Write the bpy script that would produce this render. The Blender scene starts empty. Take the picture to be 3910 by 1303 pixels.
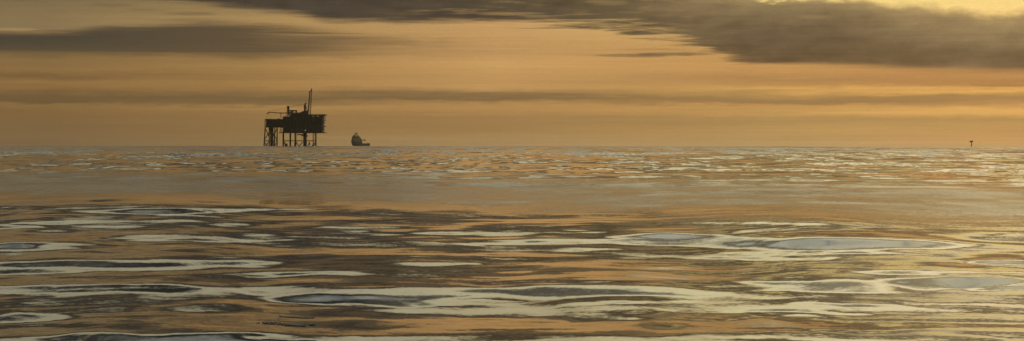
import bpy, bmesh, math, random
import numpy as np
from mathutils import Vector, Matrix
random.seed(7)
S = bpy.context.scene
COL = S.collection
F = 9198.0            # focal length in photograph pixels (3910 px wide frame)
H = 2.5               # eye height above the sea
RE = 6.371e6
R = math.radians

def drop(d): return -d * d / (2 * RE)

# ------------------------------------------------------------------ helpers
def link(o, parent=None):
    COL.objects.link(o)
    if parent: o.parent = parent
    return o
def empty(name, loc, label, cat, rz=0, group=None):
    o = bpy.data.objects.new(name, None); link(o)
    o.location = loc; o.rotation_euler = (0, 0, rz)
    o['label'] = label; o['category'] = cat
    if group: o['group'] = group
    return o
class MB:
    def __init__(s): s.v = []; s.f = []
    def box(s, x0, x1, y0, y1, z0, z1):
        b = len(s.v)
        s.v += [(x0,y0,z0),(x1,y0,z0),(x1,y1,z0),(x0,y1,z0),(x0,y0,z1),(x1,y0,z1),(x1,y1,z1),(x0,y1,z1)]
        s.f += [tuple(b+i for i in q) for q in ((0,3,2,1),(4,5,6,7),(0,1,5,4),(1,2,6,5),(2,3,7,6),(3,0,4,7))]
        return s
    def tube(s, a, b, r0, r1=None, n=8, caps=True):
        r1 = r0 if r1 is None else r1
        a = Vector(a); b = Vector(b); d = (b-a).normalized()
        u = d.cross(Vector((0,0,1)) if abs(d.z) < .9 else Vector((1,0,0))).normalized(); w = d.cross(u)
        k = len(s.v)
        for p, r in ((a, r0), (b, r1)):
            for i in range(n):
                t = 2*math.pi*i/n
                s.v.append(tuple(p + (u*math.cos(t) + w*math.sin(t))*r))
        for i in range(n):
            j = (i+1) % n
            s.f.append((k+i, k+n+i, k+n+j, k+j))
        if caps:
            s.f.append(tuple(k+i for i in range(n))); s.f.append(tuple(k+n+i for i in reversed(range(n))))
        return s
    def path(s, pts, r, n=6):
        for a, b in zip(pts, pts[1:]): s.tube(a, b, r, n=n)
        return s
    def rail(s, x0, x1, y0, y1, z, h=1.2, r=.06, step=3.0):
        c = [(x0,y0),(x1,y0),(x1,y1),(x0,y1),(x0,y0)]
        for (ax,ay),(bx,by) in zip(c, c[1:]):
            L = math.hypot(bx-ax, by-ay); n = max(1, int(L/step))
            for hh in (h*.55, h): s.tube((ax,ay,z+hh),(bx,by,z+hh), r, n=4)
            for i in range(n):
                t = i/n; s.tube((ax+(bx-ax)*t, ay+(by-ay)*t, z),(ax+(bx-ax)*t, ay+(by-ay)*t, z+h), r, n=4)
        return s
    def build(s, name, mat, parent=None, smooth=False):
        me = bpy.data.meshes.new(name); me.from_pydata(s.v, [], s.f); me.validate(); me.update()
        if smooth: me.shade_smooth()
        me.materials.append(mat)
        return link(bpy.data.objects.new(name, me), parent)

class G:
    """tiny node-graph writer"""
    def __init__(s, tree): s.t = tree; s.n = tree.nodes; s.l = tree.links
    def put(s, sock, v):
        if isinstance(v, bpy.types.NodeSocket): s.l.new(v, sock)
        elif v is not None: sock.default_value = v
    def m(s, op, a, b=None, c=None, clamp=False):
        n = s.n.new('ShaderNodeMath'); n.operation = op; n.use_clamp = clamp
        for i, v in enumerate((a, b, c)):
            if v is not None: s.put(n.inputs[i], v)
        return n.outputs[0]
    def add(s, a, b): return s.m('ADD', a, b)
    def sub(s, a, b): return s.m('SUBTRACT', a, b)
    def mul(s, a, b): return s.m('MULTIPLY', a, b)
    def mr(s, v, a, b, c=0.0, d=1.0, smooth=True):
        n = s.n.new('ShaderNodeMapRange'); n.interpolation_type = 'SMOOTHSTEP' if smooth else 'LINEAR'; n.clamp = True
        s.put(n.inputs['Value'], v)
        for k, x in zip(('From Min','From Max','To Min','To Max'), (a,b,c,d)): s.put(n.inputs[k], x)
        return n.outputs[0]
    def mix(s, f, a, b):
        n = s.n.new('ShaderNodeMix'); n.data_type = 'RGBA'
        s.put(n.inputs[0], f)
        ca = [i for i in n.inputs if i.type == 'RGBA']
        s.put(ca[0], a); s.put(ca[1], b)
        return [o for o in n.outputs if o.type == 'RGBA'][0]
    def xyz(s, x, y, z):
        n = s.n.new('ShaderNodeCombineXYZ')
        for i, v in enumerate((x,y,z)): s.put(n.inputs[i], v)
        return n.outputs[0]
    def sep(s, v):
        n = s.n.new('ShaderNodeSeparateXYZ'); s.put(n.inputs[0], v); return n.outputs
    def noise(s, vec, scale=1, detail=4, rough=.55, col=False, dist=0.0):
        n = s.n.new('ShaderNodeTexNoise'); s.put(n.inputs['Vector'], vec)
        n.inputs['Scale'].default_value = scale; n.inputs['Detail'].default_value = detail
        n.inputs['Roughness'].default_value = rough; n.inputs['Distortion'].default_value = dist
        return n.outputs['Color' if col else 'Fac']
    def ramp(s, f, stops):
        n = s.n.new('ShaderNodeValToRGB'); cr = n.color_ramp; cr.interpolation = 'LINEAR'
        stops = sorted(stops, key=lambda t: t[0])
        cr.elements[0].position = stops[0][0]; cr.elements[0].color = stops[0][1]
        cr.elements[1].position = stops[-1][0]; cr.elements[1].color = stops[-1][1]
        for p, c in stops[1:-1]:
            e = cr.elements.new(p); e.color = c
        s.put(n.inputs[0], f)
        return n.outputs[0]
    def curve(s, f, pts):
        n = s.n.new('ShaderNodeFloatCurve'); c = n.mapping.curves[0]; n.mapping.use_clip = True
        pts = sorted(pts)
        c.points[0].location = pts[0]; c.points[1].location = pts[-1]
        for p in pts[1:-1]: c.points.new(*p)
        n.mapping.update()
        s.put(n.inputs['Value'], f)
        return n.outputs[0]

def lin(r, g, b, k=1.0):
    def c(v):
        v /= 255.0
        return (v/12.92 if v <= .04045 else ((v+.055)/1.055)**2.4) * k
    return (c(r), c(g), c(b), 1.0)

def paint(name, base, rough=.6, var=.35, scale=.35, metal=0.0):
    m = bpy.data.materials.new(name); m.use_nodes = True
    g = G(m.node_tree); p = g.n['Principled BSDF']
    tc = g.n.new('ShaderNodeTexCoord').outputs['Object']
    f = g.noise(tc, scale, 5, .6)
    f = g.mr(f, .35, .65)
    a = tuple(c*(1-var) for c in base) + (1,); b = tuple(min(1, c*(1+var)) for c in base) + (1,)
    g.put(p.inputs['Base Color'], g.mix(f, a, b))
    p.inputs['Roughness'].default_value = rough; p.inputs['Metallic'].default_value = metal
    return m
STEEL = paint('dark_steel', (.026, .019, .010), .8)
RUST = paint('rusty_steel', (.030, .019, .009), .8, .45, .6)
GREYP = paint('grey_paint', (.034, .030, .022), .75)
PIPE = paint('pipe_metal', (.024, .017, .009), .7)
HULLP = paint('hull_paint', (.13, .11, .07), .6)
WHITEP = paint('superstructure_paint', (.24, .235, .18), .6, .2)
SHIPD = paint('ship_dark_fittings', (.07, .06, .04), .7)
GLASS = paint('wheelhouse_glass', (.015, .017, .02), .15, .1)
DRIFT = paint('wet_debris', (.035, .022, .010), .6, .5, 6)
YEL = paint('marker_steel', (.4, .28, .13), .7)
LAMP = bpy.data.materials.new('floodlight_glow'); LAMP.use_nodes = True
_p = LAMP.node_tree.nodes['Principled BSDF']
_p.inputs['Base Color'].default_value = (.8, .75, .6, 1)
_p.inputs['Emission Color'].default_value = (1, .9, .62, 1); _p.inputs['Emission Strength'].default_value = 1.0

# ------------------------------------------------------------------ world: one sky over the whole horizon
SUN_AZ, SUN_EL = R(25), R(10)
def build_world():
    w = bpy.data.worlds.new("World"); S.world = w; w.use_nodes = True
    t = w.node_tree; t.nodes.clear(); g = G(t)
    out = t.nodes.new('ShaderNodeOutputWorld')
    d = t.nodes.new('ShaderNodeTexCoord').outputs['Generated']
    x, y, z = g.sep(d)
    az = g.m('ARCTAN2', x, y)                       # 0 over +Y, grows to the right
    el = g.m('ARCSINE', z)
    U = g.m('MULTIPLY_ADD', az, F, 1955.0)          # bearing, in 1/9198 rad steps
    V0 = g.mul(el, F)                               # height above the level, same steps
    # cloud streaks lean very slightly: 4 steps over the width
    V = g.m('MULTIPLY_ADD', U, -0.0010, g.add(V0, 2.0))
    Y = g.sub(560.0, V)                             # counts downward from the top of a 560-step band
    # slow waviness
    wa = g.noise(g.xyz(g.mul(U, 1/420.), g.mul(V, 1/38.), 3.1), 1, 4, .55)
    wb = g.noise(g.xyz(g.mul(U, 1/95.), g.mul(V, 1/16.), 8.7), 1, 5, .6)
    Yw = g.add(Y, g.m('MULTIPLY_ADD', g.sub(wa, .5), 50.0, g.mul(g.sub(wb, .5), 26.0)))
    cols = {
     200: [(0,118,100,72),(60,130,110,75),(110,136,115,80),(150,128,104,68),(218,112,90,58),(240,130,103,64),(280,135,104,62),(305,119,91,55),(330,140,107,62),
           (350,132,100,58),(388,106,84,52),(402,108,85,52),(409,136,105,61),(430,127,97,57),(470,122,93,55),(520,122,95,60),(555,120,95,63)],
     1000:[(0,135,113,76),(60,155,127,82),(100,168,136,86),(150,150,120,76),(220,120,95,60),(236,150,117,70),(262,162,125,74),(300,150,115,68),(335,162,123,71),
           (362,142,110,66),(385,116,92,58),(408,126,98,60),(417,160,122,71),(450,145,110,65),(500,140,108,64),(555,143,115,73)],
     1900:[(0,170,138,88),(75,186,147,94),(110,196,153,98),(165,194,150,94),(205,188,145,91),(255,201,155,95),(300,190,146,89),(340,188,145,88),(362,150,118,72),
           (386,124,98,62),(400,168,128,76),(412,182,138,80),(450,160,122,73),(500,155,119,70),(545,168,134,86),(558,165,132,86)],
     3000:[(0,236,208,132),(60,222,186,114),(200,190,146,86),(262,196,146,84),(285,192,143,84),(312,172,128,76),(338,190,142,80),(353,210,160,88),(384,164,128,76),
           (402,150,114,70),(414,192,144,82),(440,198,152,86),(465,176,137,80),(480,176,138,80),(500,188,147,86),(530,180,142,86),(558,184,148,94)],
     3720:[(0,250,216,134),(60,248,208,130),(200,205,155,85),(290,190,138,80),(315,184,134,78),(332,176,128,72),(348,215,158,86),(362,232,172,92),(384,164,126,74),(398,176,132,78),
           (410,188,140,82),(430,226,170,92),(447,222,168,92),(470,186,143,82),(500,196,150,88),(520,200,150,88),(558,202,156,98)],
    }
    f = g.mul(Yw, 1/600.)
    xs = sorted(cols)
    low = None
    for i, cx in enumerate(xs):
        c = g.ramp(f, [(a/600., lin(r_, g_, b_)) for a, r_, g_, b_ in cols[cx]])
        low = c if low is None else g.mix(g.mr(U, xs[i-1], cx, smooth=False), low, c)
    # streaky fine modulation
    st = g.noise(g.xyz(g.mul(U, 1/700.), g.mul(V, 1/9.), 1.7), 1, 5, .6)
    st2 = g.noise(g.xyz(g.mul(U, 1/12.), g.mul(V, 1/8.), 4.2), 1, 2, .6)
    k = g.m('MULTIPLY_ADD', g.sub(st, .5), .34, g.m('MULTIPLY_ADD', g.sub(st2, .5), .14, 1.03))
    # ---- the bold cloud banks
    def Uc(pts, lo=-900., hi=4900., ylo=-200., yhi=400.):
        c = g.curve(g.mr(U, lo, hi, smooth=False), [((a-lo)/(hi-lo), (b-ylo)/(yhi-ylo)) for a, b in pts])
        return g.m('MULTIPLY_ADD', c, yhi-ylo, ylo)
    n1 = g.sub(g.noise(g.xyz(g.mul(U, 1/330.), g.mul(V, 1/26.), 11.), 1, 7, .62), .5)
    n2 = g.sub(g.noise(g.xyz(g.mul(U, 1/110.), g.mul(V, 1/55.), 21.), 1, 7, .6), .5)
    n3 = g.noise(g.xyz(g.mul(U, 1/520.), g.mul(V, 1/70.), 31.), 1, 6, .6)
    # A: left bank
    At = Uc([(-900,120),(0,142),(250,135),(420,116),(560,106),(900,101),(1100,106),(1300,128),(1500,150),(1700,185),(4900,190)])
    Ab = Uc([(-900,205),(0,212),(600,214),(1000,214),(1250,208),(1450,200),(1700,190),(4900,185)])
    n5 = g.sub(g.noise(g.xyz(g.mul(U, 1/600.), g.mul(V, 1/14.), 71.), 1, 7, .62, dist=.3), .5)
    Ya = g.m('MULTIPLY_ADD', n1, 50.0, g.m('MULTIPLY_ADD', n5, 36.0, Y))
    A = g.mul(g.mr(g.sub(Ya, At), -14., 24.), g.mr(g.sub(Ab, g.m('MULTIPLY_ADD', n1, 5.0, Y)), -6., 8.))
    A = g.mul(A, g.mr(g.m('MULTIPLY_ADD', n5, 1500., U), 900., 1650., .95, 0.0))
    colA = g.mix(g.mr(U, 0., 1500.), lin(70,64,52), lin(98,80,57))
    colA = g.mix(g.mr(Y, 160., 210., 0., .25), colA, lin(108,88,58))
    sky = g.mix(A, low, colA)
    # second faint veil under B, right of A
    def blob(sky, cx, cy, rx, ry, a, c, nz=.9):
        u = g.mul(g.sub(U, cx), 1./rx); v = g.mul(g.sub(Y, cy), 1./ry)
        q = g.add(g.mul(u, u), g.mul(v, v))
        q = g.m('MULTIPLY_ADD', n1, nz*4.2, g.m('MULTIPLY_ADD', n2, nz*1.6, q))
        return g.mix(g.mr(q, .0, 1.25, a, 0.), sky, c)
    for b in [(60,17,150,7,.75,lin(92,78,55)),(420,37,120,9,.45,lin(108,90,62)),(560,54,90,6,.55,lin(104,86,58)),(730,66,110,7,.5,lin(112,92,62)),
              (760,90,160,9,.4,lin(118,98,64)),(60,131,110,6,.5,lin(168,140,96)),(1300,170,420,26,.35,lin(118,94,62)),(1560,178,300,15,.25,lin(140,110,72)),
              (2480,200,170,5,.35,lin(140,108,70)),(2420,222,210,7,.6,lin(116,92,62)),(2560,216,200,9,.7,lin(108,86,60)),(1900,203,260,5,.25,lin(158,122,76))]:
        sky = blob(sky, *b)
    for b in [(1900,372,520,12,.5,lin(128,100,64)),(1500,378,260,8,.35,lin(124,97,62)),(2350,356,300,10,.3,lin(160,124,76)),(3250,392,420,16,.4,lin(160,122,74)),(3700,375,260,10,.35,lin(170,130,80)),(1150,366,380,11,.35,lin(124,98,62)),(3400,440,500,5,.35,lin(228,172,94)),(3600,348,400,7,.45,lin(236,178,98))]:
        sky = blob(sky, *b)
    # B + C: the long bank along the top, its sunlit upper rim at right
    Bb = Uc([(-900,-60),(250,-30),(480,2),(640,16),(800,32),(1000,52),(1150,70),(1280,90),(1450,92),(1650,92),(1850,92),(2100,102),(2280,112),(2450,138),
             (2580,160),(2680,186),(2760,225),(2850,247),(3200,261),(3500,275),(3910,288),(4900,310)])
    Bt = Uc([(-900,-190),(1900,-190),(2300,-110),(2500,-60),(2640,-22),(2760,-10),(2850,6),(3000,12),(3260,8),(3340,24),(3500,32),(3650,46),(3760,66),(3850,60),(3950,30),(4200,-40),(4900,-150)])
    n4 = g.sub(g.noise(g.xyz(g.mul(U, 1/520.), g.mul(V, 1/19.), 41.), 1, 7, .66, dist=.4), .5)
    top = g.m('MULTIPLY_ADD', n2, 85.0, g.m('MULTIPLY_ADD', n1, 25.0, Y))
    bott = g.m('MULTIPLY_ADD', n4, g.mul(g.mr(U, 1500., 2450., 45., 170.), g.mr(U, 2700., 3050., 1., .16)), g.m('MULTIPLY_ADD', n1, g.mr(U, 2500., 3000., 45., 10.), Y))
    B = g.mul(g.mr(g.sub(top, Bt), -8., g.mr(U, 2900., 3500., 12., 34.)), g.mr(g.sub(Bb, bott), -16., 20.))
    hi = g.mul(g.mr(n1, .02, .20), g.mr(g.m('ABSOLUTE', g.sub(Y, g.sub(Bb, 36.))), 0., 34., 1., 0.))
    hi = g.mul(hi, g.mul(g.mr(U, 1300., 1900.), g.mr(U, 2500., 2900., 1., 0.)))
    B = g.mul(B, g.m('MULTIPLY_ADD', hi, -.7, .985))
    depth = g.sub(Y, Bt)
    cB = g.mix(g.mr(U, 1500., 2500.), lin(70,61,50), lin(96,81,57))
    cC = g.ramp(g.mr(depth, -20., 300., smooth=False), [(0,lin(200,166,108)),(.09,lin(150,127,86)),(.2,lin(128,108,76)),(.38,lin(112,93,66)),(.55,lin(99,81,57)),(.8,lin(104,83,56)),(1,lin(124,95,60))])
    cC2 = g.mix(g.mr(U, 2950., 3800.), cC, g.ramp(g.mr(depth, -20., 300., smooth=False), [(0,lin(222,186,118)),(.1,lin(182,152,100)),(.24,lin(152,127,86)),(.42,lin(136,113,79)),(.58,lin(116,94,64)),(.8,lin(118,93,63)),(1,lin(134,102,66))]))
    cBC = g.mix(g.mr(U, 2250., 2800.), cB, cC2)
    sh = g.m('MULTIPLY_ADD', g.sub(n3, .5), .9, g.m('MULTIPLY_ADD', n2, .8, 1.0))
    vm = g.n.new('ShaderNodeVectorMath'); vm.operation = 'SCALE'; g.put(vm.inputs[0], cBC); g.put(vm.inputs['Scale'], sh); cBC = vm.outputs[0]
    sl_ = g.noise(g.xyz(g.mul(U, 1/700.), g.mul(g.add(Y, g.mul(U, .17)), 1/150.), 51.), 1, 5, .5)
    gap = g.noise(g.xyz(g.mul(U, 1/300.), g.mul(V, 1/26.), 61.), 1, 6, .6)
    gp = g.mul(g.mul(g.mr(gap, .52, .68), g.mr(U, 1350., 1800.)), g.mul(g.mr(U, 2500., 2800., 1., .25), g.mr(Y, 60., 150., 1., .15)))
    cBC = g.mix(g.mul(g.mr(sl_, .42, .68), g.mr(U, 2300., 3000., 0., .6)), cBC, lin(158,132,94))
    cBC = g.mix(g.mul(gp, .45), cBC, lin(178,144,92))
    sky = g.mix(B, sky, cBC)
    # bright rim
    rim = g.mul(g.mr(g.m('ABSOLUTE', g.add(g.sub(top, Bt), 8.)), 0., 12., .85, 0.), g.mr(U, 2600., 3100.))
    sky = g.mix(g.mul(rim, .75), sky, lin(252,216,134))
    sky = blob(sky, 1960, 63, 130, 7, .55, lin(150,122,80)); sky = blob(sky, 3090, 78, 70, 9, .35, lin(160,132,88)); sky = blob(sky, 2310, 20, 90, 14, .5, lin(150,124,80))
    # ---- higher sky (above the frame; the sea mirrors it)
    E = g.mul(el, 180/math.pi)
    azd = g.mul(az, 180/math.pi)
    ew = g.noise(g.xyz(g.mul(azd, .16), g.mul(E, .42), 2.2), 1, 4, .55)
    ew2 = g.noise(g.xyz(g.mul(azd, .45), g.mul(E, 1.1), 5.2), 1, 5, .6)
    Ew = g.add(E, g.mul(g.mr(E, 3.3, 6.), g.m('MULTIPLY_ADD', g.sub(ew, .5), 2.6, g.mul(g.sub(ew2, .5), 1.9))))
    def er(stops): return g.ramp(g.mr(Ew, 0., 45., smooth=False), [(a/45., c) for a, c in stops])
    hl = er([(0,lin(150,120,76)),(3.75,lin(142,114,74)),(4.0,lin(84,72,54)),(4.3,lin(50,45,39)),(5.0,lin(48,44,40)),(5.3,lin(84,78,64)),(5.7,lin(176,165,132)),(6.5,lin(200,190,155)),(7.7,lin(192,186,156)),(8.1,lin(130,122,102)),
             (8.5,lin(48,46,43)),(9.7,lin(46,46,45)),(10.6,lin(118,118,112)),(12.5,lin(160,162,154)),(18,lin(186,186,174)),(26,lin(170,170,160)),(32,lin(120,120,114)),(45,lin(120,126,130))])
    hr = er([(0,lin(150,122,76)),(3.45,lin(238,202,124)),(3.8,lin(170,140,90)),(4.1,lin(88,74,52)),(4.9,lin(80,68,50)),(5.2,lin(130,112,76)),(5.7,lin(220,200,148)),(6.8,lin(236,222,170)),(7.9,lin(228,216,174)),(8.4,lin(156,144,112)),
             (8.9,lin(104,95,76)),(9.8,lin(112,104,88)),(10.8,lin(180,176,152)),(18,lin(204,202,184)),(26,lin(180,180,168)),(32,lin(130,128,118)),(45,lin(126,130,132))])
    hg = er([(0,lin(190,160,100)),(3.4,lin(252,216,136)),(4.2,lin(255,232,178)),(4.5,lin(240,212,156)),(4.7,lin(130,106,70)),(4.95,lin(88,73,50)),(5.4,lin(92,77,54)),(5.9,lin(225,198,144)),(6.8,lin(255,234,188)),(7.8,lin(238,218,172)),(8.4,lin(190,170,124)),
             (9.2,lin(150,136,104)),(10.4,lin(208,194,150)),(18,lin(206,202,180)),(26,lin(180,180,168)),(32,lin(140,138,124)),(45,lin(126,130,132))])
    ewx = g.mul(g.sub(ew, .5), 8.)
    high = g.mix(g.mr(g.add(azd, ewx), -6., 6.), hl, hr)
    high = g.mix(g.mr(g.add(azd, ewx), 5., 11.5), high, hg)
    cl = g.noise(g.xyz(g.mul(azd, .5), g.mul(E, .35), 77.), 1, 6, .6)
    high = g.mix(g.mul(g.mr(cl, .42, .66, 0., .5), g.mr(E, 8.5, 11.)), high, lin(222,214,190))
    high = g.mix(g.mul(g.mr(cl, .46, .32, 0., .6), g.mr(E, 9.5, 12.)), high, lin(120,130,138))
    vm = g.n.new('ShaderNodeVectorMath'); vm.operation = 'SCALE'; g.put(vm.inputs[0], high)
    glow = g.m('MULTIPLY_ADD', g.mr(azd, -14., 14., -.2, .42), g.mr(E, 4.5, 6.0), 1.0)
    back = g.mr(g.m('ABSOLUTE', azd), 35., 130., 1.0, .45)
    g.put(vm.inputs['Scale'], g.mul(glow, back)); high = vm.outputs[0]
    yel = g.mul(g.mr(U, 2650., 3050.), g.mr(V, 560., 660., 1., 0.))
    sky = g.mix(g.mr(V, 575., 650.), sky, high)
    vm = g.n.new('ShaderNodeVectorMath'); vm.operation = 'SCALE'; g.put(vm.inputs[0], sky); g.put(vm.inputs['Scale'], k); sky = vm.outputs[0]
    bg = t.nodes.new('ShaderNodeBackground'); g.put(bg.inputs[0], sky)
    bg.inputs[1].default_value = 1.0
    # physical sky overhead and behind
    ns = t.nodes.new('ShaderNodeTexSky'); ns.sky_type = 'NISHITA'; ns.sun_disc = False
    ns.sun_elevation = SUN_EL; ns.sun_rotation = SUN_AZ; ns.dust_density = 3.0; ns.air_density = 1.2
    bg2 = t.nodes.new('ShaderNodeBackground'); g.put(bg2.inputs[0], ns.outputs[0]); bg2.inputs[1].default_value = 0.05
    mx = t.nodes.new('ShaderNodeMixShader'); g.put(mx.inputs[0], g.mr(E, 28., 55., 0., .8))
    g.l.new(bg.outputs[0], mx.inputs[1]); g.l.new(bg2.outputs[0], mx.inputs[2])
    g.l.new(mx.outputs[0], out.inputs[0])
    w.cycles.sampling_method = 'MANUAL'; w.cycles.sample_map_resolution = 512
build_world()

sl = bpy.data.lights.new('sun', 'SUN'); sl.energy = 0.5; sl.angle = R(10); sl.color = (1, .78, .48)
so = link(bpy.data.objects.new('sun', sl))
sd = Vector((math.sin(SUN_AZ)*math.cos(SUN_EL), math.cos(SUN_AZ)*math.cos(SUN_EL), math.sin(SUN_EL)))
so.rotation_euler = sd.to_track_quat('Z', 'Y').to_euler()

# ------------------------------------------------------------------ sea
def dist_at(y):       # distance on the sea of a line y steps down the photograph
    dip = (y-558)/F + 0.000886
    return H/dip
def sea():
    rng = np.random.RandomState(11)
    rad = [0.5, 2, 5, 9, 13, 17, 20]
    r = 22.0
    while r < 9500:
        rad.append(r)
        r += .22 if r < 90 else .22+(r-90)*.0028 if r < 200 else .53+(r-200)*.0016 if r < 900 else 1.65+(r-900)*.0018
    rad = np.array(rad + [9500.0])
    th = [-180, -150, -120, -90, -70, -50, -40, -32, -27, -24]
    a = -22.0
    while a < 22.0: th.append(a); a += .085 if abs(a) < 15 else .3
    th += [22, 24, 27, 32, 40, 50, 70, 90, 120, 150]
    th = np.radians(np.array(th))
    nr, nt = len(rad), len(th)
    Rr, Tt = np.meshgrid(rad, th, indexing='ij')
    X = Rr*np.sin(Tt); Yy = Rr*np.cos(Tt)
    sp = np.gradient(rad)[:, None]
    h = np.zeros_like(X)
    # calm / ruffled belts, in metres from the shore of the camera
    Rb = Rr+.85*Rr*np.clip(Tt, -.5, .5)
    belt = np.clip((Rb-72)/14, 0, 1)*np.clip((165-Rb)/40, 0, 1)
    near = 1 - .35*belt
    for i in range(90):
        lam = 2.2*math.exp(rng.rand()**1.1*1.75)                # 2.2 .. 12.6 m
        ang = rng.normal(0, .42)
        k = 2*math.pi/lam; ph = rng.rand()*6.283
        slope = math.radians(.22)*(lam/5.0)**.2
        fade = np.clip((lam/sp - 3.5)/3.0, 0, 1)
        grp = .65+.35*np.sin(X/(lam*2.9)+rng.rand()*6 + Yy/(lam*4.1))
        h += slope/k*np.cos(k*(X*math.sin(ang)+Yy*math.cos(ang))+ph)*fade*near*grp
    for i in range(36):                                          # longer waves
        lam = 14*math.exp(rng.rand()*2.0)                        # 14 .. 103 m
        ang = rng.normal(.15, .5); k = 2*math.pi/lam; ph = rng.rand()*6.283
        slope = math.radians(.20 if lam < 40 else .12)*(1+.8*np.clip((Rr-200)/300, 0, 1))
        fade = np.clip((lam/sp - 3.5)/3.0, 0, 1)*np.clip(Rr/60, .3, 1)
        h += slope/k*np.cos(k*(X*math.sin(ang)+Yy*math.cos(ang))+ph)*fade
    # near water, 26 .. 110 m out: each patch of the surface leans so far that it mirrors a given
    # height of the sky; the slopes are summed outward into one continuous height field
    O, D, C, K, Gg = 1.5, 4.6, 6.6, 9.1, 13.0
    feats = [
     (0,160,288,160,7,D),(0,720,300,360,22,D),(0,720,304,300,17,C),(0,720,306,200,13,K),(0,725,308,130,9,Gg),(0,1150,300,280,6,C),(0,1150,318,230,8,D),(0,850,265,300,5,D),
     (0,300,343,175,9,C),(0,470,343,50,7,D),(0,80,358,120,7,K),(0,280,358,60,6,D),(0,1060,355,120,6,D),(0,850,372,120,8,O),
     (0,330,437,110,17,C),(0,120,440,210,22,C),(0,120,436,170,15,K),(0,60,437,90,11,Gg),(0,430,440,80,8,D),(0,630,409,170,12,D),(0,950,400,160,9,D),(0,900,420,420,4,C),(0,1120,397,60,7,C),(0,1000,384,240,4,D),
     (0,850,450,500,16,O),(0,450,520,900,36,C),(0,1100,500,320,26,C),(0,400,516,390,14,K),(0,150,545,200,12,K),(0,930,495,140,6,D),(0,1370,500,200,24,D),(0,1100,478,120,5,O),(0,600,491,420,4,D),(0,400,571,900,4,D),
     (0,400,583,520,14,O),(0,1250,568,330,17,C),(0,1260,568,90,6,K),(0,880,596,150,20,D),(0,700,580,220,5,D),(0,1150,600,320,9,O),
     (0,500,628,760,27,C),(0,220,614,390,10,K),(0,850,665,330,13,D),(0,300,643,350,4,D),(0,1250,655,250,22,C),(0,1400,672,200,22,K),(0,1450,672,150,14,Gg),(0,1250,700,330,5,D),
     (0,600,720,900,32,O),(0,900,712,160,14,D),(0,440,672,90,5,D),(0,240,665,60,4,D),(0,260,692,60,4,D),(0,980,738,90,4,D),(0,600,745,240,6,D),(0,1000,770,700,14,O),
     (0,120,745,260,24,C),(0,60,740,110,19,K),(0,-20,742,60,12,Gg),(0,390,745,55,10,D),(0,350,722,200,4,D),(0,150,778,260,5,D),
     (0,850,850,900,50,C),(0,400,830,200,24,K),(0,850,858,420,44,K),(0,850,866,360,42,Gg),(0,1300,840,260,9,D),(0,50,850,220,18,C),
     (1,1000,348,500,8,O),(1,450,348,260,5,D),(1,640,336,220,4,D),(1,1120,322,100,5,C),(1,100,373,200,6,D),(1,60,400,300,15,D),(1,200,400,55,5,C),(1,440,394,120,7,C),(1,900,374,280,9,D),(1,1000,383,70,3,C),
     (1,700,411,460,5,O),(1,250,436,320,12,D),(1,800,436,280,9,C),(1,1050,424,380,12,C),(1,1380,410,180,20,K),(1,1330,438,130,8,C),(1,820,457,380,13,D),(1,1020,465,55,4,C),
     (1,500,475,620,9,O),(1,150,490,280,10,D),(1,900,497,480,9,D),(1,1000,512,420,7,O),(1,1000,522,500,6,O),(1,130,525,320,34,D),(1,430,520,180,12,C),(1,620,546,480,13,D),(1,1000,553,220,10,D),(1,50,568,110,10,C),(1,230,575,260,14,D),
     (1,780,590,560,26,O),(1,1250,570,260,16,O),(1,1150,604,500,7,D),(1,-20,612,300,6,D),
     (1,300,650,720,36,C),(1,1150,640,480,36,C),(1,150,668,330,15,K),(1,120,668,200,9,Gg),(1,880,645,320,12,K),(1,1200,655,220,7,K),(1,280,696,420,8,C),(1,200,684,420,4,K),
     (1,650,708,460,34,D),(1,1050,712,300,30,D),(1,1250,690,260,5,C),(1,500,780,760,34,O),(1,1250,770,420,34,O),(1,200,738,130,3,D),(1,150,785,190,8,D),(1,1150,750,200,14,D),(1,1230,750,60,4,C),
     (1,1000,836,640,20,D),(1,100,838,360,8,C),(1,250,855,300,9,D),(1,1430,832,90,7,C),
     (2,600,375,800,9,O),(2,300,352,380,13,D),(2,330,351,250,7,C),(2,700,360,260,5,D),(2,520,428,700,38,C),(2,650,430,440,26,K),(2,650,430,390,21,Gg),(2,120,415,260,16,K),(2,1230,430,330,40,C),(2,1080,436,80,7,K),
     (2,500,478,520,22,D),(2,420,490,320,10,C),(2,620,468,420,5,C),(2,950,492,230,8,D),(2,100,530,260,22,O),(2,520,520,440,12,D),(2,350,556,420,14,D),(2,700,545,240,12,C),(2,640,546,110,6,D),
     (2,650,612,620,42,C),(2,560,600,220,9,K),(2,60,655,140,20,C),(2,-10,610,160,8,O),(2,250,668,340,22,D),(2,180,620,150,20,D),
     (2,1250,590,380,100,C),(2,1200,590,240,26,Gg),(2,1050,600,90,22,K),(2,950,556,150,6,K),(2,1200,546,280,5,K),(2,1380,500,150,13,Gg),(2,1400,620,120,8,Gg),
     (2,500,700,560,14,D),(2,1000,676,620,8,D),(2,1050,694,560,6,C),(2,1050,706,600,6,D),(2,700,722,600,6,C),(2,1000,742,560,10,D),(2,150,758,360,34,O),(2,900,766,640,16,O),(2,500,740,120,6,C),(2,1370,800,170,12,D),(2,850,790,420,4,C),
     (2,150,745,110,5,D),(2,600,818,560,16,D),(2,260,828,180,9,C),(2,950,834,420,14,C),(2,500,848,400,8,D),(2,1250,848,300,9,D),(2,1100,820,200,6,D)]
    def lattice(seed):
        return np.random.RandomState(seed).rand(257, 257)
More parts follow.
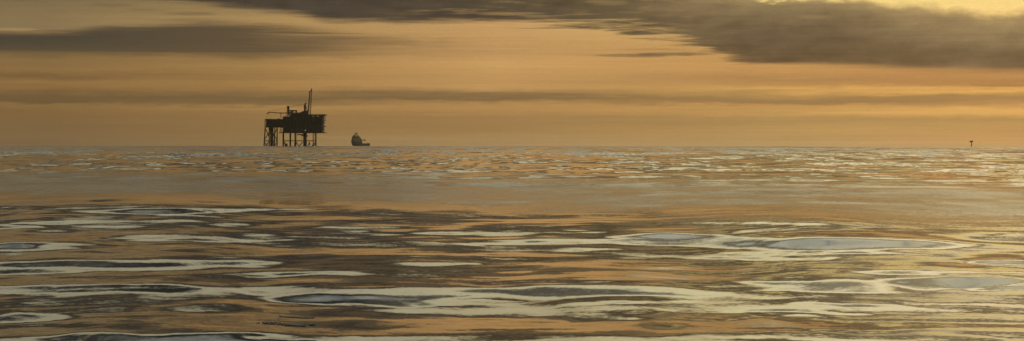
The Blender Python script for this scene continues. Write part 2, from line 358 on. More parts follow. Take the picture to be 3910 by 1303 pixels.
    def vnoise(u, v, seed, lat={}):
        if seed not in lat: lat[seed] = lattice(seed)
        L = lat[seed]
        iu = np.floor(u).astype(int); iv = np.floor(v).astype(int)
        fu = u-iu; fv = v-iv; fu = fu*fu*fu*(fu*(fu*6-15)+10); fv = fv*fv*fv*(fv*(fv*6-15)+10)
        a_, b_, c_, d_ = L[iu % 257, iv % 257], L[(iu+1) % 257, iv % 257], L[iu % 257, (iv+1) % 257], L[(iu+1) % 257, (iv+1) % 257]
        return (a_*(1-fu)+b_*fu)*(1-fv)+(c_*(1-fu)+d_*fu)*fv-.5
    FA = np.array([( [0,1300,2600][v]+x/1.1246, 540+y/1.1246, rx/1.1246, ry/1.1246, e) for v, x, y, rx, ry, e in feats])
    order = np.argsort(-(FA[:, 2]*FA[:, 3]), kind='stable')
    def skyheight(xp, yp, xw, yw):
        t = np.clip((yp-700)/600, .1, 1)
        yv = 33*np.log(6+.03*np.clip(yp-740, 0, 900))
        base = 3.0+4.0*vnoise(xw/3.2+7, yv/2.6, 1)+2.6*vnoise(xw/1.3, yv/1.1, 2)
        base += np.clip((xp-2900)/900, 0, 1)*.6
        base = np.maximum(base, .9)
        gold = np.clip((xp-3250)/350, 0, 1)
        wx = (55*vnoise(xp/260, yp/34, 3)+26*vnoise(xp/90, yp/12, 5))*t
        wy = (20*vnoise(xp/300, yp/60, 4)+7*vnoise(xp/110, yp/22, 6))*t
        x_, y_ = xp+wx*1.6, yp+wy
        E = base
        for k in order:
            cx, cy, rx, ry, e = FA[k]
            if abs(yp.mean()-cy) > ry*1.4+60: continue
            q = np.abs((x_-cx)/(rx*1.28))**1.25+((y_-cy)/(ry*(.74 if e == C else .9 if e == Gg else 1.05)))**2
            w = np.clip((1.35-q)/.85, 0, 1); w = w*w*(3-2*w)
            ee = e*(1-gold)+4.0*gold if e == C else e+.5*gold if e == D else e
            if e == O: w = w*.6
            E = E*(1-w)+ee*w
        wq = 1.1*vnoise(xw/2.2, yw/3.0, 21)
        rg = np.clip(1-np.abs(2*vnoise(xw/3.4, yv/2.3+wq, 22))*2.1, 0, 1)**2.2
        rg2 = np.clip(1-np.abs(2*vnoise(xw/1.7, yv/1.2+wq, 23))*2.3, 0, 1)**2.2
        msk = np.clip(.5+2.4*vnoise(xw/6, yv/6, 24), 0, 1)
        tw = np.clip(rg*(.45+.55*msk)+.75*rg2*msk, 0, 1)*.9*(1-.6*gold)
        E = E+(np.where(E < 5.7, D+.3*gold, K)-E)*tw*np.clip(abs(E-5.7)/.5, 0, 1)
        return E+(1-.75*gold)*(1.1*vnoise(xw/.5, yw/.5, 8)+1.0*vnoise(xw/2.2, yw/.33, 9)+.7*vnoise(xw/.9, yw/.22, 12))*np.clip(1.5-.12*E, .5, 1.2)
    hn = np.zeros_like(X); hc = np.zeros(nt)
    for i in range(1, nr):
        r = rad[i]
        if r < 24: continue
        dr = rad[i]-rad[i-1]
        a_ = (H-hc)/r
        yp = 558+F*(a_+r/(2*RE)-.000886)
        yl = 742+.022*np.clip(1955+F*th, -1500, 5500)+16*vnoise(r*th/9, np.full(nt, r/30), 31)
        on = np.clip((r-24)/4, 0, 1)*np.clip((yp-yl)/34, 0, 1)*np.clip((118-r)/12, 0, 1)
        if on.max() > 0:
            E = skyheight(1955+F*np.clip(th, -.5, .5), yp, r*th, np.full(nt, r))
            sl = (np.radians(E)-a_)/2
        else: sl = 0*a_
        sl = np.where(abs(th) < .42, sl, 0)*on
        Lr = 100.
        hc = hc+dr*(sl-hc/Lr)
        for _ in range(2 if r < 112 else 6):
            hc[10:-10] = .25*hc[9:-11]+.5*hc[10:-10]+.25*hc[11:-9] if r < 112 else (hc[9:-11]+hc[10:-10]+hc[11:-9])/3
        hn[i] = hc
    h = h*(.25+.75*np.clip((Rb-80)/25, 0, 1))+hn
    h *= np.clip((8500-Rr)/800, 0, 1)*np.clip((Rr-3)/12, 0, 1)*np.clip((.5-abs(Tt))/.08, 0, 1)
    Z = h - Rr**2/(2*RE)
    co = np.stack([X, Yy, Z], -1).reshape(-1, 3)
    co = np.vstack([co, [[0, 0, 0]]])
    i, j = np.meshgrid(np.arange(nr-1), np.arange(nt), indexing='ij')
    j2 = (j+1) % nt
    q = np.stack([i*nt+j, i*nt+j2, (i+1)*nt+j2, (i+1)*nt+j], -1).reshape(-1, 4)[:, ::-1]
    c = nr*nt
    tri = np.stack([np.full(nt, c), (np.arange(nt)+1) % nt, np.arange(nt)], -1)
    loops = np.concatenate([q.ravel(), tri.ravel()]).astype(np.int32)
    ls = np.concatenate([np.arange(len(q))*4, len(q)*4+np.arange(nt)*3]).astype(np.int32)
    me = bpy.data.meshes.new('sea')
    me.vertices.add(len(co)); me.vertices.foreach_set('co', co.astype(np.float32).ravel())
    me.loops.add(len(loops)); me.loops.foreach_set('vertex_index', loops)
    me.polygons.add(len(ls)); me.polygons.foreach_set('loop_start', ls)
    me.update(calc_edges=True); me.validate()
    me.shade_smooth()
    print('sea verts', len(co), 'normal z', me.polygons[1000].normal.z)
    m = bpy.data.materials.new('sea_water'); m.use_nodes = True
    g = G(m.node_tree); p = g.n['Principled BSDF']
    geo = g.n.new('ShaderNodeNewGeometry')
    P = geo.outputs['Position']; N = geo.outputs['Normal']
    px, py, pz = g.sep(P)
    dist = g.m('SQRT', g.add(g.mul(px, px), g.mul(py, py)))
    # wind-ruffled belt and ruffled far water
    wn = g.sub(g.noise(g.xyz(g.mul(px, 1/45.), g.mul(py, 1/70.), 2.), 1, 5, .55), .5)
    wn2 = g.sub(g.noise(g.xyz(g.mul(px, 1/7.), g.mul(py, 1/12.), 12.), 1, 4, .6), .5)
    dw = g.add(g.m('MULTIPLY_ADD', wn, 50., g.m('MULTIPLY_ADD', wn2, 22., dist)), g.mul(px, .85))
    b1 = g.mul(g.mul(g.mr(dw, 70., 96.), g.mr(dw, 125., 205., 1., 0.)), g.mr(wn2, -.14, .12, .6, 1.))
    farn = g.noise(g.xyz(g.mul(px, 1/150.), g.mul(py, 1/420.), 6.), 1, 4, .6)
    b2 = g.mul(g.mr(dist, 500., 2500.), g.mr(farn, .2, .6, .25, .6))
    b3 = g.mul(g.mr(dist, 240., 420.), g.mr(farn, .48, .62, 0., .4))
    ruf = g.m('MAXIMUM', b1, g.m('MAXIMUM', b2, b3))
    # wavelets as a true slope field (two components), independent of the distance looked from
    def slopes(sc, sy, amp, z, det=2):
        c = g.noise(g.xyz(g.mul(px, sc), g.mul(py, sy), z), 1, det, .55, col=True)
        vm = g.n.new('ShaderNodeVectorMath'); vm.operation = 'SUBTRACT'; g.put(vm.inputs[0], c); vm.inputs[1].default_value = (.5, .5, .5)
        v2 = g.n.new('ShaderNodeVectorMath'); v2.operation = 'MULTIPLY'; g.put(v2.inputs[0], vm.outputs[0])
        g.put(v2.inputs[1], g.xyz(g.mul(amp, .6) if isinstance(amp, bpy.types.NodeSocket) else amp*.6, amp, 0.0))
        return v2.outputs[0]
    a_fine = g.m('MULTIPLY_ADD', ruf, .32, .020)
    a_mid = g.m('MULTIPLY_ADD', ruf, .07, .034)
    s2 = slopes(1/.09, 1/.09, a_fine, 4.0); s3 = slopes(1/1.3, 1/.8, a_mid, 9.0, 4)
    s6 = slopes(1/2.6, 1/7., g.mul(g.mul(g.mr(dist, 68., 90.), g.mr(dist, 180., 260., 1., 0.)), .20), 29.0, 6)
    calm = g.m('SUBTRACT', 1.0, g.mul(ruf, .75))
    s1 = slopes(1/3.2, 1/15., g.mul(g.mul(g.mr(dist, 110., 240.), g.mr(dist, 600., 1600., 1., .0)), g.mul(g.mul(calm, g.mr(farn, .35, .6, .5, 1.2)), .26)), 1.0, 5)
    s4 = slopes(1/9., 1/110., g.mul(g.mr(dist, 260., 600.), .36), 15.0, 5)
    s7 = slopes(1/30., 1/420., g.mul(g.mr(dist, 700., 1500.), .30), 25.0, 5)
    s5 = slopes(1/1.6, 1/1.6, g.mul(g.mr(dist, 150., 900.), .27), 19.0, 2)
    acc = N
    for s_ in (s1, s2, s3, s4, s5, s6, s7):
        va = g.n.new('ShaderNodeVectorMath'); va.operation = 'ADD'; g.put(va.inputs[0], acc); g.put(va.inputs[1], s_); acc = va.outputs[0]
    vn = g.n.new('ShaderNodeVectorMath'); vn.operation = 'NORMALIZE'; g.put(vn.inputs[0], acc)
    g.put(p.inputs['Normal'], vn.outputs[0])
    p.inputs['Base Color'].default_value = (.010, .013, .012, 1)
    p.inputs['IOR'].default_value = 1.333
    g.put(p.inputs['Roughness'], g.m('MULTIPLY_ADD', ruf, .10, .045))
    me.materials.append(m)
    o = link(bpy.data.objects.new('sea', me)); o['kind'] = 'structure'
    o['label'] = 'calm sea with smooth undulations and ruffled belts mirroring the sunset sky'
sea()

# ------------------------------------------------------------------ oil platform
def platform():
    D = 4000.0; K = .1318
    root = empty('oil_platform', ((1128.5-1955)/F*D, D, drop(D)), 'large dark offshore oil platform on tall steel legs with cranes on top', 'oil platform')
    X = lambda p: (p-490)*K
    Z = lambda p: (785-p)*K
    def bx(m, x0, x1, yt, yb, d0, d1): return m.box(X(x0), X(x1), d0, d1, Z(yb), Z(yt))
    def part(name, mb, mat=STEEL, parent=root, smooth=False): return mb.build(name, mat, parent, smooth)
    rnd = random.Random(3)
    # ---- wellhead deck on its own jacket, left
    m = MB(); bx(m,112,345,449,459,-14,14); bx(m,112,345,542,550,-14,14); bx(m,118,345,500,503,-13.5,13.5)
    bx(m,124,338,459,542,-9,12.5)
    for i in range(8):
        px = 114+i*31; m.box(X(px)-.35, X(px)+.35, -14, -13.3, Z(542), Z(459))
    for i in range(7):
        px = 116+i*31; m.tube((X(px),-13.7,Z(542)),(X(px+29),-13.7,Z(503)),.25,n=5)
    d = part('wellhead_deck', m, GREYP)
    m = MB()
    for (a,b,t) in ((118,150,446),(160,200,444),(262,294,438),(300,330,446),(205,250,446)):
        m.box(X(a),X(b),-8,6,Z(449)+.01,Z(t))
    part('deck_equipment', m, PIPE, d)
    part('railing', MB().rail(X(113),X(344),-13.8,13.8,Z(449)), PIPE, d)
    for (xt, xb, yy) in ((117,100,-12),(150,147,12),(268,266,-12),(222,208,12)):
        part('leg', MB().tube((X(xb),yy*1.08,-6),(X(xt),yy,Z(550)),1.05,.95,10), RUST, smooth=True)
    part('leg', MB().box(X(113),X(121),-14.4,-14.02,Z(785)+25,Z(449)), RUST)
    m = MB().tube((X(188),0,-6),(X(188),0,Z(640)),2.3,2.5,16).tube((X(188),0,Z(640)),(X(190),0,Z(551)),2.5,3.3,16)
    part('conductor_column', m, RUST, smooth=True)
    br = [((117,560),(165,665)),((108,705),(165,610)),((103,735),(148,780)),((158,735),(118,783)),((265,565),(212,672)),((212,610),(264,705)),((210,735),(250,783)),((265,735),(222,783)),((106,719),(258,719))]
    for (a, b) in br:
        part('brace', MB().tube((X(a[0]),-12,Z(a[1])),(X(b[0]),-12,Z(b[1])),.72,n=7), RUST)
    for (a, b) in (((150,560),(208,640)),((208,650),(149,740)),((148,719),(208,719))):
        part('brace', MB().tube((X(a[0]),12,Z(a[1])),(X(b[0]),12,Z(b[1])),.45,n=7), RUST)
    for px in (163, 215): part('riser', MB().tube((X(px),-6,-6),(X(px),-6,Z(550)),.3,n=6), PIPE)
    # ---- main topside
    m = MB()
    bx(m,345,838,412,612,-20,22)
    for yt in (430, 470, 510, 560, 604): bx(m,341,842,yt,yt+5,-21.2,23)
    for i in range(13):
        px = 350+i*40; m.box(X(px)-.5,X(px)+.5,-21.0,-20,Z(612),Z(412))
    md = part('main_deck', m, STEEL)
    for i in range(14):                       # equipment and cladding hung on the outer face
        a = 352+i*33+rnd.random()*10; w_ = 12+rnd.random()*16; t = rnd.choice((436,476,516,566)); hh = 14+rnd.random()*20
        MB().box(X(a),X(a+w_),-21.9-rnd.random()*.9,-21.25,Z(t+hh),Z(t)).build('equipment_box', GREYP, md)
    bx2 = MB(); bx(bx2,296,876,613,620,-23,24); ld = part('lower_deck', bx2, STEEL)
    part('railing', MB().rail(X(297),X(344),-22.8,-20,Z(613)), PIPE, ld)
    m = MB(); bx(m,340,384,437,450,-18,18); bx(m,356,440,432,412,-18,18)
    m.v = []; m.f = []
    bx(m,300,344,450,552,-15,16); bx(m,344,440,434,412.5,-16,16) if False else m.box(X(343),X(440),-19,19,Z(440),Z(434)+.2)
    part('link_bridge', m, GREYP)
    # left-hand walkways under the link
    m = MB()
    for yt in (572, 590, 604):
        m.box(X(302+rnd.random()*10),X(344.5),-21,-17,Z(yt+3),Z(yt)); m.tube((X(306),-20.8,Z(yt)),(X(306),-20.8,Z(yt-12)),.12,n=4)
    m.path([(X(300),-19,Z(613)),(X(335),-19,Z(590)),(X(304),-19,Z(572)),(X(336),-19,Z(552))],.35)
    part('stairway', m, PIPE)
    # roof slab at right
    m = MB(); bx(m,640,872,388,402,-21,22)
    rf = part('roof_deck', m, STEEL)
    m = MB()
    for px in (650,690,742,800,838): m.box(X(px)-.8,X(px)+.8,-20,20,Z(412),Z(402))
    m.box(X(655),X(700),-14,14,Z(412),Z(404)); m.box(X(806),X(840),-14,16,Z(412),Z(405))
    part('roof_support', m, STEEL, rf)
    part('railing', MB().rail(X(642),X(870),-20.8,21.8,Z(388),1.0), PIPE, rf)
    # stair tower and cantilevered landings at right end
    m = MB()
    for yt, xr in ((430,872),(460,876),(492,868),(538,880),(575,860)):
        m.box(X(838.2),X(xr),-19,-8,Z(yt+5),Z(yt)); m.rail(X(839),X(xr),-18.8,-8.2,Z(yt),1.2,.08)
    m.path([(X(842),-19.5,Z(612)),(X(866),-19.5,Z(578)),(X(842),-19.5,Z(556)),(X(872),-19.5,Z(538)),(X(844),-19.5,Z(512)),(X(870),-19.5,Z(492)),(X(844),-19.5,Z(476)),(X(872),-19.5,Z(460)),(X(846),-19.5,Z(436)),(X(868),-19.5,Z(404))],.35)
    m.tube((X(873),-19,Z(612)),(X(873),-19,Z(575)),.18,n=5); m.tube((X(874),-8.5,Z(460)),(X(874),-8.5,Z(402)),.2,n=5)
    part('stair_tower', m, PIPE)
    # upper process block
    m = MB(); bx(m,440,642,377,412.5,-17,18); bx(m,448,560,372,377,-14,12); bx(m,575,640,345,377,-8,8); bx(m,392,440,412,434,-15,15)
    bx(m,470,520,420,421,-17,-17.2)
    ub = part('process_module', m, STEEL)
    for px, w_, t in ((452,10,368),(520,8,366),(548,14,358),(566,8,352),(600,12,338)):
        MB().box(X(px),X(px+w_),-10,4,Z(378),Z(t)).build('roof_equipment', PIPE, ub)
    part('railing', MB().rail(X(442),X(572),-16.8,-4,Z(377),1.1), PIPE, ub)
    m = MB()
    for px in (388,404,420,436): m.tube((X(px),-12,Z(434)),(X(px),-12,Z(350)),.35,n=6); m.tube((X(px),8,Z(434)),(X(px),8,Z(350)),.3,n=6)
    for yt in (412,392,372,356): m.box(X(386),X(440),-12.4,8.4,Z(yt+2),Z(yt))
    for a, b in (((388,412),(404,392)),((420,412),(404,372)),((404,392),(436,356)),((388,372),(404,356)),((436,412),(420,392))): m.tube((X(a[0]),-12,Z(a[1])),(X(b[0]),-12,Z(b[1])),.3,n=5)
    m.box(X(394),X(414),-8,2,Z(392),Z(376)); m.box(X(418),X(438),-10,4,Z(434),Z(414)); m.box(X(402),X(424),-6,4,Z(371),Z(354))
    part('scaffold_tower', m, PIPE)
    # exhaust stack and pipe portal
    m = MB().tube((X(399),-3,Z(352)),(X(399),-3,Z(280)),1.85,1.85,14).tube((X(399),-3,Z(296)),(X(399),-3,Z(279)),2.1,2.1,14)
    part('exhaust_stack', m, STEEL, smooth=False)
    m = MB().box(X(408),X(510),-4.5,-1.5,Z(347),Z(331)).box(X(494),X(510),-4.5,-1.5,Z(378),Z(347)).box(X(436),X(462),-4.5,-1.5,Z(378),Z(347))
    part('exhaust_duct', m, STEEL)
    for px in (371, 425): part('aerial', MB().tube((X(px),-6,Z(434)),(X(px),-6,Z(292)),.16,.1,5), PIPE)
    # ---- pedestal crane, boom laid level to the left
    cr = MB().tube((X(622),-6,Z(412)),(X(622),-6,Z(365)),2.4,2.4,14).build('crane', STEEL, root)
    MB().box(X(600),X(644),-9,-3,Z(368),Z(338)).box(X(590),X(604),-8,-4.5,Z(366),Z(346)).build('cab', STEEL, cr)
    m = MB()
    for yy in (-8.5,-3.5):
        m.path([(X(604),yy,Z(338)),(X(606),yy,Z(268)),(X(628),yy,Z(242))],.62); m.path([(X(640),yy,Z(338)),(X(618),yy,Z(262))],.5)
        m.tube((X(604),yy,Z(300)),(X(628),yy,Z(300)),.4,n=5)
    m.box(X(599),X(616),-8,-4,Z(274),Z(263)); m.box(X(614),X(634),-8,-4,Z(252),Z(241)); m.tube((X(615),-6,Z(245)),(X(614),-6,Z(220)),.14,n=4)
    m.box(X(606),X(622),-7.5,-4.5,Z(338),Z(276))
    m.build('a_frame', STEEL, cr)
    m = MB()
    z0, z1 = Z(371), Z(361)
    for (yy, zz) in ((-7,z0),(-5,z0),(-7,z1),(-5,z1)):
        m.tube((X(592),yy*1.0,zz),(X(300),yy,zz-.2),.25,n=5); m.tube((X(300),yy,zz-.2),(X(160),-6+(yy+6)*.5,Z(358)+(zz-z1)*.3),.25,n=5)
    n = 30
    for i in range(n):
        a = 592-(292)*i/n; b = 592-(292)*(i+1)/n
        for yy in (-7,-5): m.tube((X(a),yy,z0 if i%2 else z1),(X(b),yy,z1 if i%2 else z0),.14,n=4)
    for i in range(12):
        a = 300-140*i/12; b = 300-140*(i+1)/12
        m.tube((X(a),-6.5,z0+.1*i if i%2 else z1-.05*i),(X(b),-6.5,z1 if i%2 else z0+.1*i),.14,n=4)
    m.box(X(296),X(322),-7,-5,Z(376),Z(367)); m.box(X(150),X(250),-6.4,-5.6,Z(363.5),Z(357.5)).tube((X(165),-6,Z(354)),(X(122),-6,Z(379)),.7,.45,6).tube((X(160),-6,Z(362)),(X(154),-6,Z(392)),.55,.35,6)
    m.build('boom', PIPE, cr)
    MB().path([(X(624),-6,Z(246)),(X(400),-6,Z(300)),(X(165),-6,Z(345)),(X(152),-6,Z(357))],.17,4).build('cable', PIPE, cr)
    MB().path([(X(127),-6,Z(380)),(X(127),-6,Z(428))],.09,4).build('hoist_cable', PIPE, cr)
    part('boom_rest', MB().tube((X(301),-6.6,Z(449)),(X(304),-6.6,Z(372)),.2,n=5).tube((X(317),-6.6,Z(449)),(X(312),-6.6,Z(372)),.2,n=5)
         .tube((X(301),-6.6,Z(430)),(X(314),-6.6,Z(410)),.12,n=4).tube((X(315),-6.6,Z(410)),(X(304),-6.6,Z(392)),.12,n=4), PIPE)
    # ---- tall lattice boom, nearly upright
    m = MB()
    bl = [(X(640),2,Z(400)),(X(640),6,Z(400)),(X(674),2,Z(400)),(X(674),6,Z(400))]
    tl = [(X(667),3,Z(92)),(X(667),5,Z(92)),(X(694),3,Z(72)),(X(694),5,Z(72))]
    for i in range(4): m.tube(bl[i], tl[i], .85 if i < 2 else .42, .65 if i < 2 else .36, 6)
    def lerp(a, b, t): return tuple(a[k]+(b[k]-a[k])*t for k in range(3))
    n = 12
    for i in range(n):
        t0, t1 = i/n, (i+1)/n
        for (p_, q_) in ((0,2),(1,3)):
            m.tube(lerp(bl[p_],tl[p_],t0), lerp(bl[q_],tl[q_],t1), .13, n=4); m.tube(lerp(bl[q_],tl[q_],t0), lerp(bl[p_],tl[p_],t1), .13, n=4)
            m.tube(lerp(bl[p_],tl[p_],t1), lerp(bl[q_],tl[q_],t1), .13, n=4)
        m.tube(lerp(bl[0],tl[0],t0), lerp(bl[1],tl[1],t1), .12, n=4); m.tube(lerp(bl[2],tl[2],t0), lerp(bl[3],tl[3],t1), .12, n=4)
    lm = m.build('lattice_boom', PIPE, root)
    MB().tube((X(686),4,Z(96)),(X(686),4,Z(72)),1.05,.9,8).tube((X(686),4,Z(72)),(X(686),4,Z(58)),.5,.5,8).tube((X(686),4,Z(64)),(X(686),4,Z(54)),.95,.7,8).box(X(657),X(672),3,5,Z(96),Z(86)).build('boom_head', STEEL, lm)
    # ---- main jacket
    for px, w_, yy in ((348,1.35,-18),(412,1.45,16),(503,1.25,-18),(757,1.1,-18),(700,.7,18)):
        part('leg', MB().tube((X(px),yy,-6),(X(px+1),yy,Z(612)+.5 if px != 412 else Z(612)+.5),w_,w_,14), RUST, smooth=True)
    part('conductor_column', MB().tube((X(617),-12,-6),(X(617),-12,Z(640)),2.9,2.9,18).tube((X(617),-12,Z(640)),(X(617),-12,Z(613)),2.9,3.5,18), RUST, smooth=True)
    for px in (481, 492): part('riser', MB().tube((X(px),-8,-6),(X(px),-8,Z(618)),.32,n=6), PIPE)
    for px in (728, 738): part('riser', MB().tube((X(px),2,Z(720)),(X(px),2,Z(618)),.28,n=6), PIPE)
    br = [((358,718),(475,718)),((482,718),(600,718)),((636,718),(750,718)),((352,728),(372,752)),((508,732),(546,782)),((590,732),(550,782)),((676,732),(652,785)),((676,732),(681,785)),
          ((755,728),(706,782)),((757,745),(722,783)),((348,715),(360,700)),((495,735),(486,785)),((358,752),(372,735))]
    for a, b in br:
        part('brace', MB().tube((X(a[0]),-16,Z(a[1])),(X(b[0]),-16,Z(b[1])),.68,n=7), RUST)
    m = MB(); bx(m,518,590,634,645,-14,-2)
    for px in (524,545,566,585): m.tube((X(px),-13,Z(634)),(X(px),-13,Z(618)),.3,n=5)
    m.box(X(570),X(596),-13,-6,Z(656),Z(645)); m.tube((X(578),-10,Z(656)),(X(578),-10,Z(700)),.3,n=5)
    part('cellar_platform', m, GREYP)
    part('caisson', MB().box(X(362),X(394),-12,-4,-3,Z(752)), GREYP)
    part('boat_landing', MB().box(X(638),X(652),-14,-9,Z(664),Z(648)), GREYP)
    part('floodlight', MB().tube((X(627),-22.6,Z(586)),(X(627),-23.5,Z(586)),.45,.5,10), LAMP)
platform()

# ------------------------------------------------------------------ supply ship
def ship():
    D = 6000.0; k = .652
    xc = (1374-1955)/F*D
    ang = R(180+32)                       # bow (+x of the hull) swings to the left and towards us
    root = empty('supply_ship', (xc, D, drop(D)), 'grey offshore supply ship with high forward superstructure and low aft deck', 'ship', ang)
    L = 50.0; Bm = 13.0
    st = []                               # (x along, half beam at deck, half beam at waterline, deck z)
    n = 26
    for i in range(n+1):
        t = i/n; x = -L/2+L*t
        hb = Bm/2*(1 if t < .62 else math.sqrt(max(0.0, 1-((t-.62)/.385)**2)))
        dz = 5.6 if t < .50 else 5.6+5.6*min(1, (t-.50)/.06) if t < .8 else 11.2+(t-.8)*6
        st.append((x, max(hb, .25), hb*(.97 if t < .6 else .97-.75*(t-.6)/.4), dz))
    vs, fs = [], []
    for x, hb, wb, dz in st:
        t = (x+L/2)/L; rake = max(0, (t-.82)/.18)
        x_w = x - 5.5*rake**1.2
        vs += [(x, -hb, dz), (x-(x-x_w)*.45, -(hb*.55+wb*.45), dz*.45), (x_w, -wb, 0), (x_w, -wb*.7, -3), (x_w, wb*.7, -3), (x_w, wb, 0), (x-(x-x_w)*.45, (hb*.55+wb*.45), dz*.45), (x, hb, dz)]
    for i in range(n):
        for j in range(8):
            a = i*8+j; b = i*8+(j+1) % 8
            fs.append((a, b, b+8, a+8))
    fs.append(tuple(range(8))); fs.append(tuple(n*8+j for j in reversed(range(8))))
    m = MB(); m.v = vs; m.f = fs
    hull = m.build('hull', HULLP, root)
    m = MB()
    for s in (-1, 1): m.box(-L/2, 1, s*6.3-.15, s*6.3+.15, 5.5, 6.9)
    m.box(-L/2, -L/2+.4, -6.3, 6.3, 5.5, 6.6); m.box(-L/2+1, -L/2+3, -3, 3, 5.6, 7.4)
    m.build('bulwark', HULLP, hull)
    m = MB(); m.box(-10, -4, -4, 4, 5.6, 7.0).box(-18, -13, -5, 0, 5.6, 6.7); m.build('deck_cargo', SHIPD, root)
    ss = MB().box(2.2, 20.5, -6.2, 6.2, 11.1, 14.2).box(2.2, 20.3, -6.2, 6.2, 14.2, 17.2).box(2.4, 20.0, -6.1, 6.1, 17.2, 20.3).build('superstructure', WHITEP, root)
    MB().box(1.6, 20.8, -6.4, 6.4, 14.0, 14.25).box(2.0, 20.0, -6.3, 6.3, 17.1, 17.3).box(2.6, 18.6, -6.2, 6.2, 20.2, 20.45).rail(2.2, 19.6, -6.1, 6.1, 17.3).rail(2.8, 18.2, -6.0, 6.0, 20.4).build('deck_edge', SHIPD, ss)
    for z_ in (12.4, 15.5, 18.6):
        for i in range(8): MB().box(4.3+i*1.8, 5.1+i*1.8, -6.35 if z_ < 14 else (-6.12 if z_ < 17 else -5.82), -5.6, z_, z_+.8).build('window', GLASS, ss)
    wh = MB().box(3.4, 19.0, -6.1, 6.1, 20.45, 24.0).box(3.0, 19.4, -6.4, 6.4, 24.0, 24.4).build('wheelhouse', WHITEP, root)
    MB().box(3.3, 19.1, -6.16, 6.16, 22.0, 23.4).build('window_band', GLASS, wh)
    m = MB().rail(4.4, 16.6, -5.9, 5.9, 24.3, 1.2).box(3.6, 5.6, -6, -3.6, 24.3, 26.8).box(16, 18.6, 3.4, 6, 24.3, 26.6).box(14.5, 17.5, -3, 0, 24.3, 27.4).tube((15.5,-4.4,24.3),(15.5,-4.4,27.4),.25).tube((5,5.2,24.3),(5,5.2,28),.2)
    m.build('roof_fittings', SHIPD, wh)
    m = MB()
    for a, b in (((7.6,-2),(8.3,-1.2)),((7.6,2),(8.3,1.2)),((13.6,-2),(12.9,-1.2)),((13.6,2),(12.9,1.2))): m.tube((a[0],a[1],24.3),(b[0],b[1],32.5),.55,.45,6)
    for z_ in (27.2, 29.8, 32.2): m.box(7.2, 8.8, -2.6, 2.6, z_, z_+.35).box(12.4, 14, -2.6, 2.6, z_, z_+.35)
    m.box(7.8, 13.4, -.7, .7, 31.8, 32.6); m.tube((10.4,0,32),(10.4,0,37.4),.5,.15,5); m.tube((8.6,-2.4,29.8),(8.6,-2.4,33.2),.2,.12,5); m.tube((12.2,2.4,27.2),(12.2,2.4,33.4),.3,.2,5)
    mast = m.build('mast', SHIPD, root)
    MB().box(12.6,13.0,-2.2,2.2,30.3,30.8).build('radar', SHIPD, mast)
    for s in (-1, 1): MB().box(-1.6, 2.0, s*4.4-1.4, s*4.4+1.4, 5.5, 16.2 if s < 0 else 18.6).tube((-.2,s*4.4,16.1 if s < 0 else 17.5),(-.6,s*4.4,18.6 if s < 0 else 20),.6,.6,8).build('funnel', HULLP, root)
    m = MB().box(-4.6, -1.6, -4, 4, 5.6, 12.5)
    m.path([(-2.2,-3.6,12.4),(-2.2,-3.6,18.6),(-2.8,-1.5,20),(-2.8,1.5,20),(-2.2,3.6,18.6),(-2.2,3.6,12.4)],.55)
    m.build('winch_house', WHITEP, root)
    cr = MB().tube((-5.4,-3.5,5.6),(-5.4,-3.5,14.8),.85,.7,10).build('deck_crane', SHIPD, root)
    MB().tube((-3,-3.5,14.2),(-15,-3.8,15.4),.85,.7,6).tube((-5.4,-3.5,11),(-9,-3.7,14.6),.3,n=5).box(-17.6,-13.4,-4.8,-2.8,13.6,16.8).build('boom', SHIPD, cr)
    MB().rail(19, 24, -2, 2, 11.6, 1.2).tube((23.2,0,12.2),(23.2,0,15.2),.15,n=5).build('railing', SHIPD, hull)
    MB().tube((16,-6.6,12.2),(11,-6.6,12.2),.9,.9,8).build('lifeboat', HULLP, ss)
ship()

# ------------------------------------------------------------------ far monopod
def monopod():
    D = 8600.0
    root = empty('monopod_platform', ((3709-1955)/F*D, D, drop(D)), 'tiny distant monopod platform on a single column at the right of the horizon', 'platform', R(8))
    MB().tube((0,0,-4),(0,0,16.5),1.5,1.35,12).build('column', YEL, root, True)
    MB().tube((2.2,0,-4),(2.2,0,16.5),.35,.35,6).build('riser', YEL, root)
    dk = MB().box(-6.0,6.0,-4.5,4.5,16.5,17.1).box(-4.2,5.4,-3.6,3.6,19.6,20.1).build('deck', YEL, root)
    MB().rail(-6.0,6.0,-4.5,4.5,17.1,1.2,.1).build('railing', YEL, dk)
    MB().box(-5.8,-1.6,-3.0,3.0,17.1,21.6).box(-1.6,4.6,-2.8,2.8,17.1,22.6).build('equipment_room', YEL, root)
    MB().tube((1.2,0,22.6),(1.2,0,25.4),.28,.2,6).build('beacon_mast', YEL, root)
monopod()

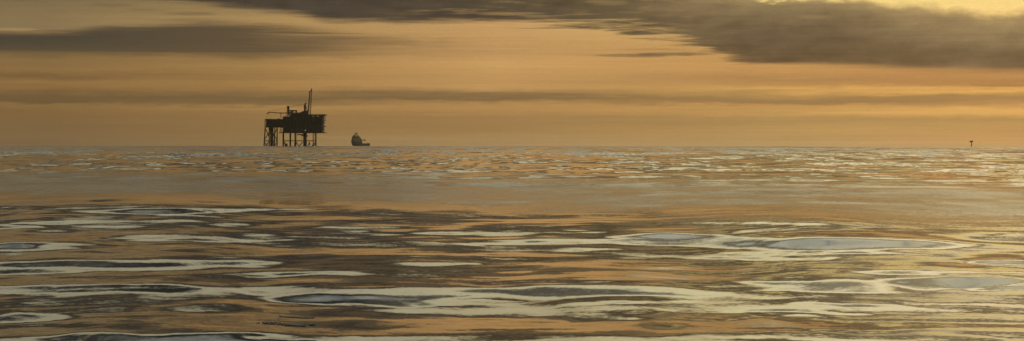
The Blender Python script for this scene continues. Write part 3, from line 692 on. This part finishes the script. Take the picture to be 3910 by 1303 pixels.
# ------------------------------------------------------------------ floating debris
def drifts():
    sea_o = bpy.data.objects['sea']; bpy.context.evaluated_depsgraph_get().update()
    for (x0, x1, y, dep, th_, lab, seed, yaw) in ((1058,1204,1187,.20,.004,'thin dark strip of flotsam on the near water, just beyond the ragged mat',1,-6),
                                          (985,1205,1220,.50,.005,'ragged dark mat of flotsam on the near water, larger and nearer than the strip',2,2)):
        d = dist_at(y); rnd = random.Random(seed)
        xc = ((x0+x1)/2-1955)/F*d; hw = (x1-x0)/2/F*d
        nx, ny = 44, 9 if seed == 2 else 4
        def zs(x, yy):
            h_, l_, n_, i_ = sea_o.ray_cast(Vector((xc+x, d+yy, 5)), Vector((0, 0, -1)))
            return l_.z if h_ else 0
        z0 = zs(0, 0); vs = []; keep = {}
        for j in range(ny+1):
            for i in range(nx+1):
                x = -hw+2*hw*i/nx; yy = -dep/2+dep*j/ny+math.sin(R(yaw))*x+rnd.uniform(-.012,.012)
                z = zs(x, yy)-z0
                vs += [(x, yy, z-.004), (x, yy, z+.002+th_*(.5+rnd.random()))]
        W = nx+1
        vid = lambda i, j, t: 2*(j*W+i)+t
        for j in range(ny):
            cut0 = rnd.random()*.25; cut1 = 1-rnd.random()*.3
            for i in range(nx):
                t = i/nx
                k = cut0 < t < cut1
                if seed == 2 and t < .5: k = k and (i+j//2) % 3 != 0 and rnd.random() < .5 or (j in (0, ny-1) and rnd.random() < .7) or i in (5, 14)
                if seed == 2 and t > .86: k = k and j > 3
                keep[i, j] = k
        fs = []
        for (i, j), k in keep.items():
            if not k: continue
            a, b, c, e = (i,j), (i+1,j), (i+1,j+1), (i,j+1)
            fs.append(tuple(vid(*p, 1) for p in (a,b,c,e))); fs.append(tuple(vid(*p, 0) for p in (e,c,b,a)))
            for (p, q, nb) in ((a,b,(i,j-1)),(b,c,(i+1,j)),(c,e,(i,j+1)),(e,a,(i-1,j))):
                if not keep.get(nb): fs.append((vid(*p,0),vid(*q,0),vid(*q,1),vid(*p,1)))
        m = MB(); m.v = vs; m.f = fs
        o = m.build('flotsam', DRIFT); o.location = (xc, d, z0)
        o['label'] = lab; o['category'] = 'flotsam'
drifts()

# ------------------------------------------------------------------ haze
def haze():
    m = bpy.data.materials.new('haze_air'); m.use_nodes = True
    t = m.node_tree; t.nodes.clear()
    o = t.nodes.new('ShaderNodeOutputMaterial'); v = t.nodes.new('ShaderNodeVolumePrincipled')
    v.inputs['Color'].default_value = (.95, .86, .66, 1); v.inputs['Density'].default_value = 1.6e-5; v.inputs['Anisotropy'].default_value = .4
    t.links.new(v.outputs[0], o.inputs['Volume'])
    b = MB().box(-9800, 9800, -9800, 9800, -9.2, 105).build('haze', m); b['kind'] = 'stuff'
    b['label'] = 'thin warm evening haze over the sea'
haze()

# ------------------------------------------------------------------ camera
cam = bpy.data.cameras.new('camera'); co = link(bpy.data.objects.new('camera', cam))
cam.sensor_width = 36; cam.lens = 36*F/3910; cam.clip_start = .1; cam.clip_end = 40000
co.location = (0, 0, H)
pitch = -((651.5-559.0)/F + 0.000886)
co.rotation_euler = (Matrix.Rotation(math.pi/2+pitch, 3, 'X') @ Matrix.Rotation(R(.055), 3, 'Z')).to_euler()
S.camera = co
S.view_settings.view_transform = 'Standard'; S.view_settings.look = 'None'
S.view_settings.exposure = 0; S.view_settings.gamma = 1; S.view_settings.use_curve_mapping = False
S.render.engine = 'CYCLES'
S.cycles.use_denoising = True
S.cycles.max_bounces = 5; S.cycles.volume_bounces = 0
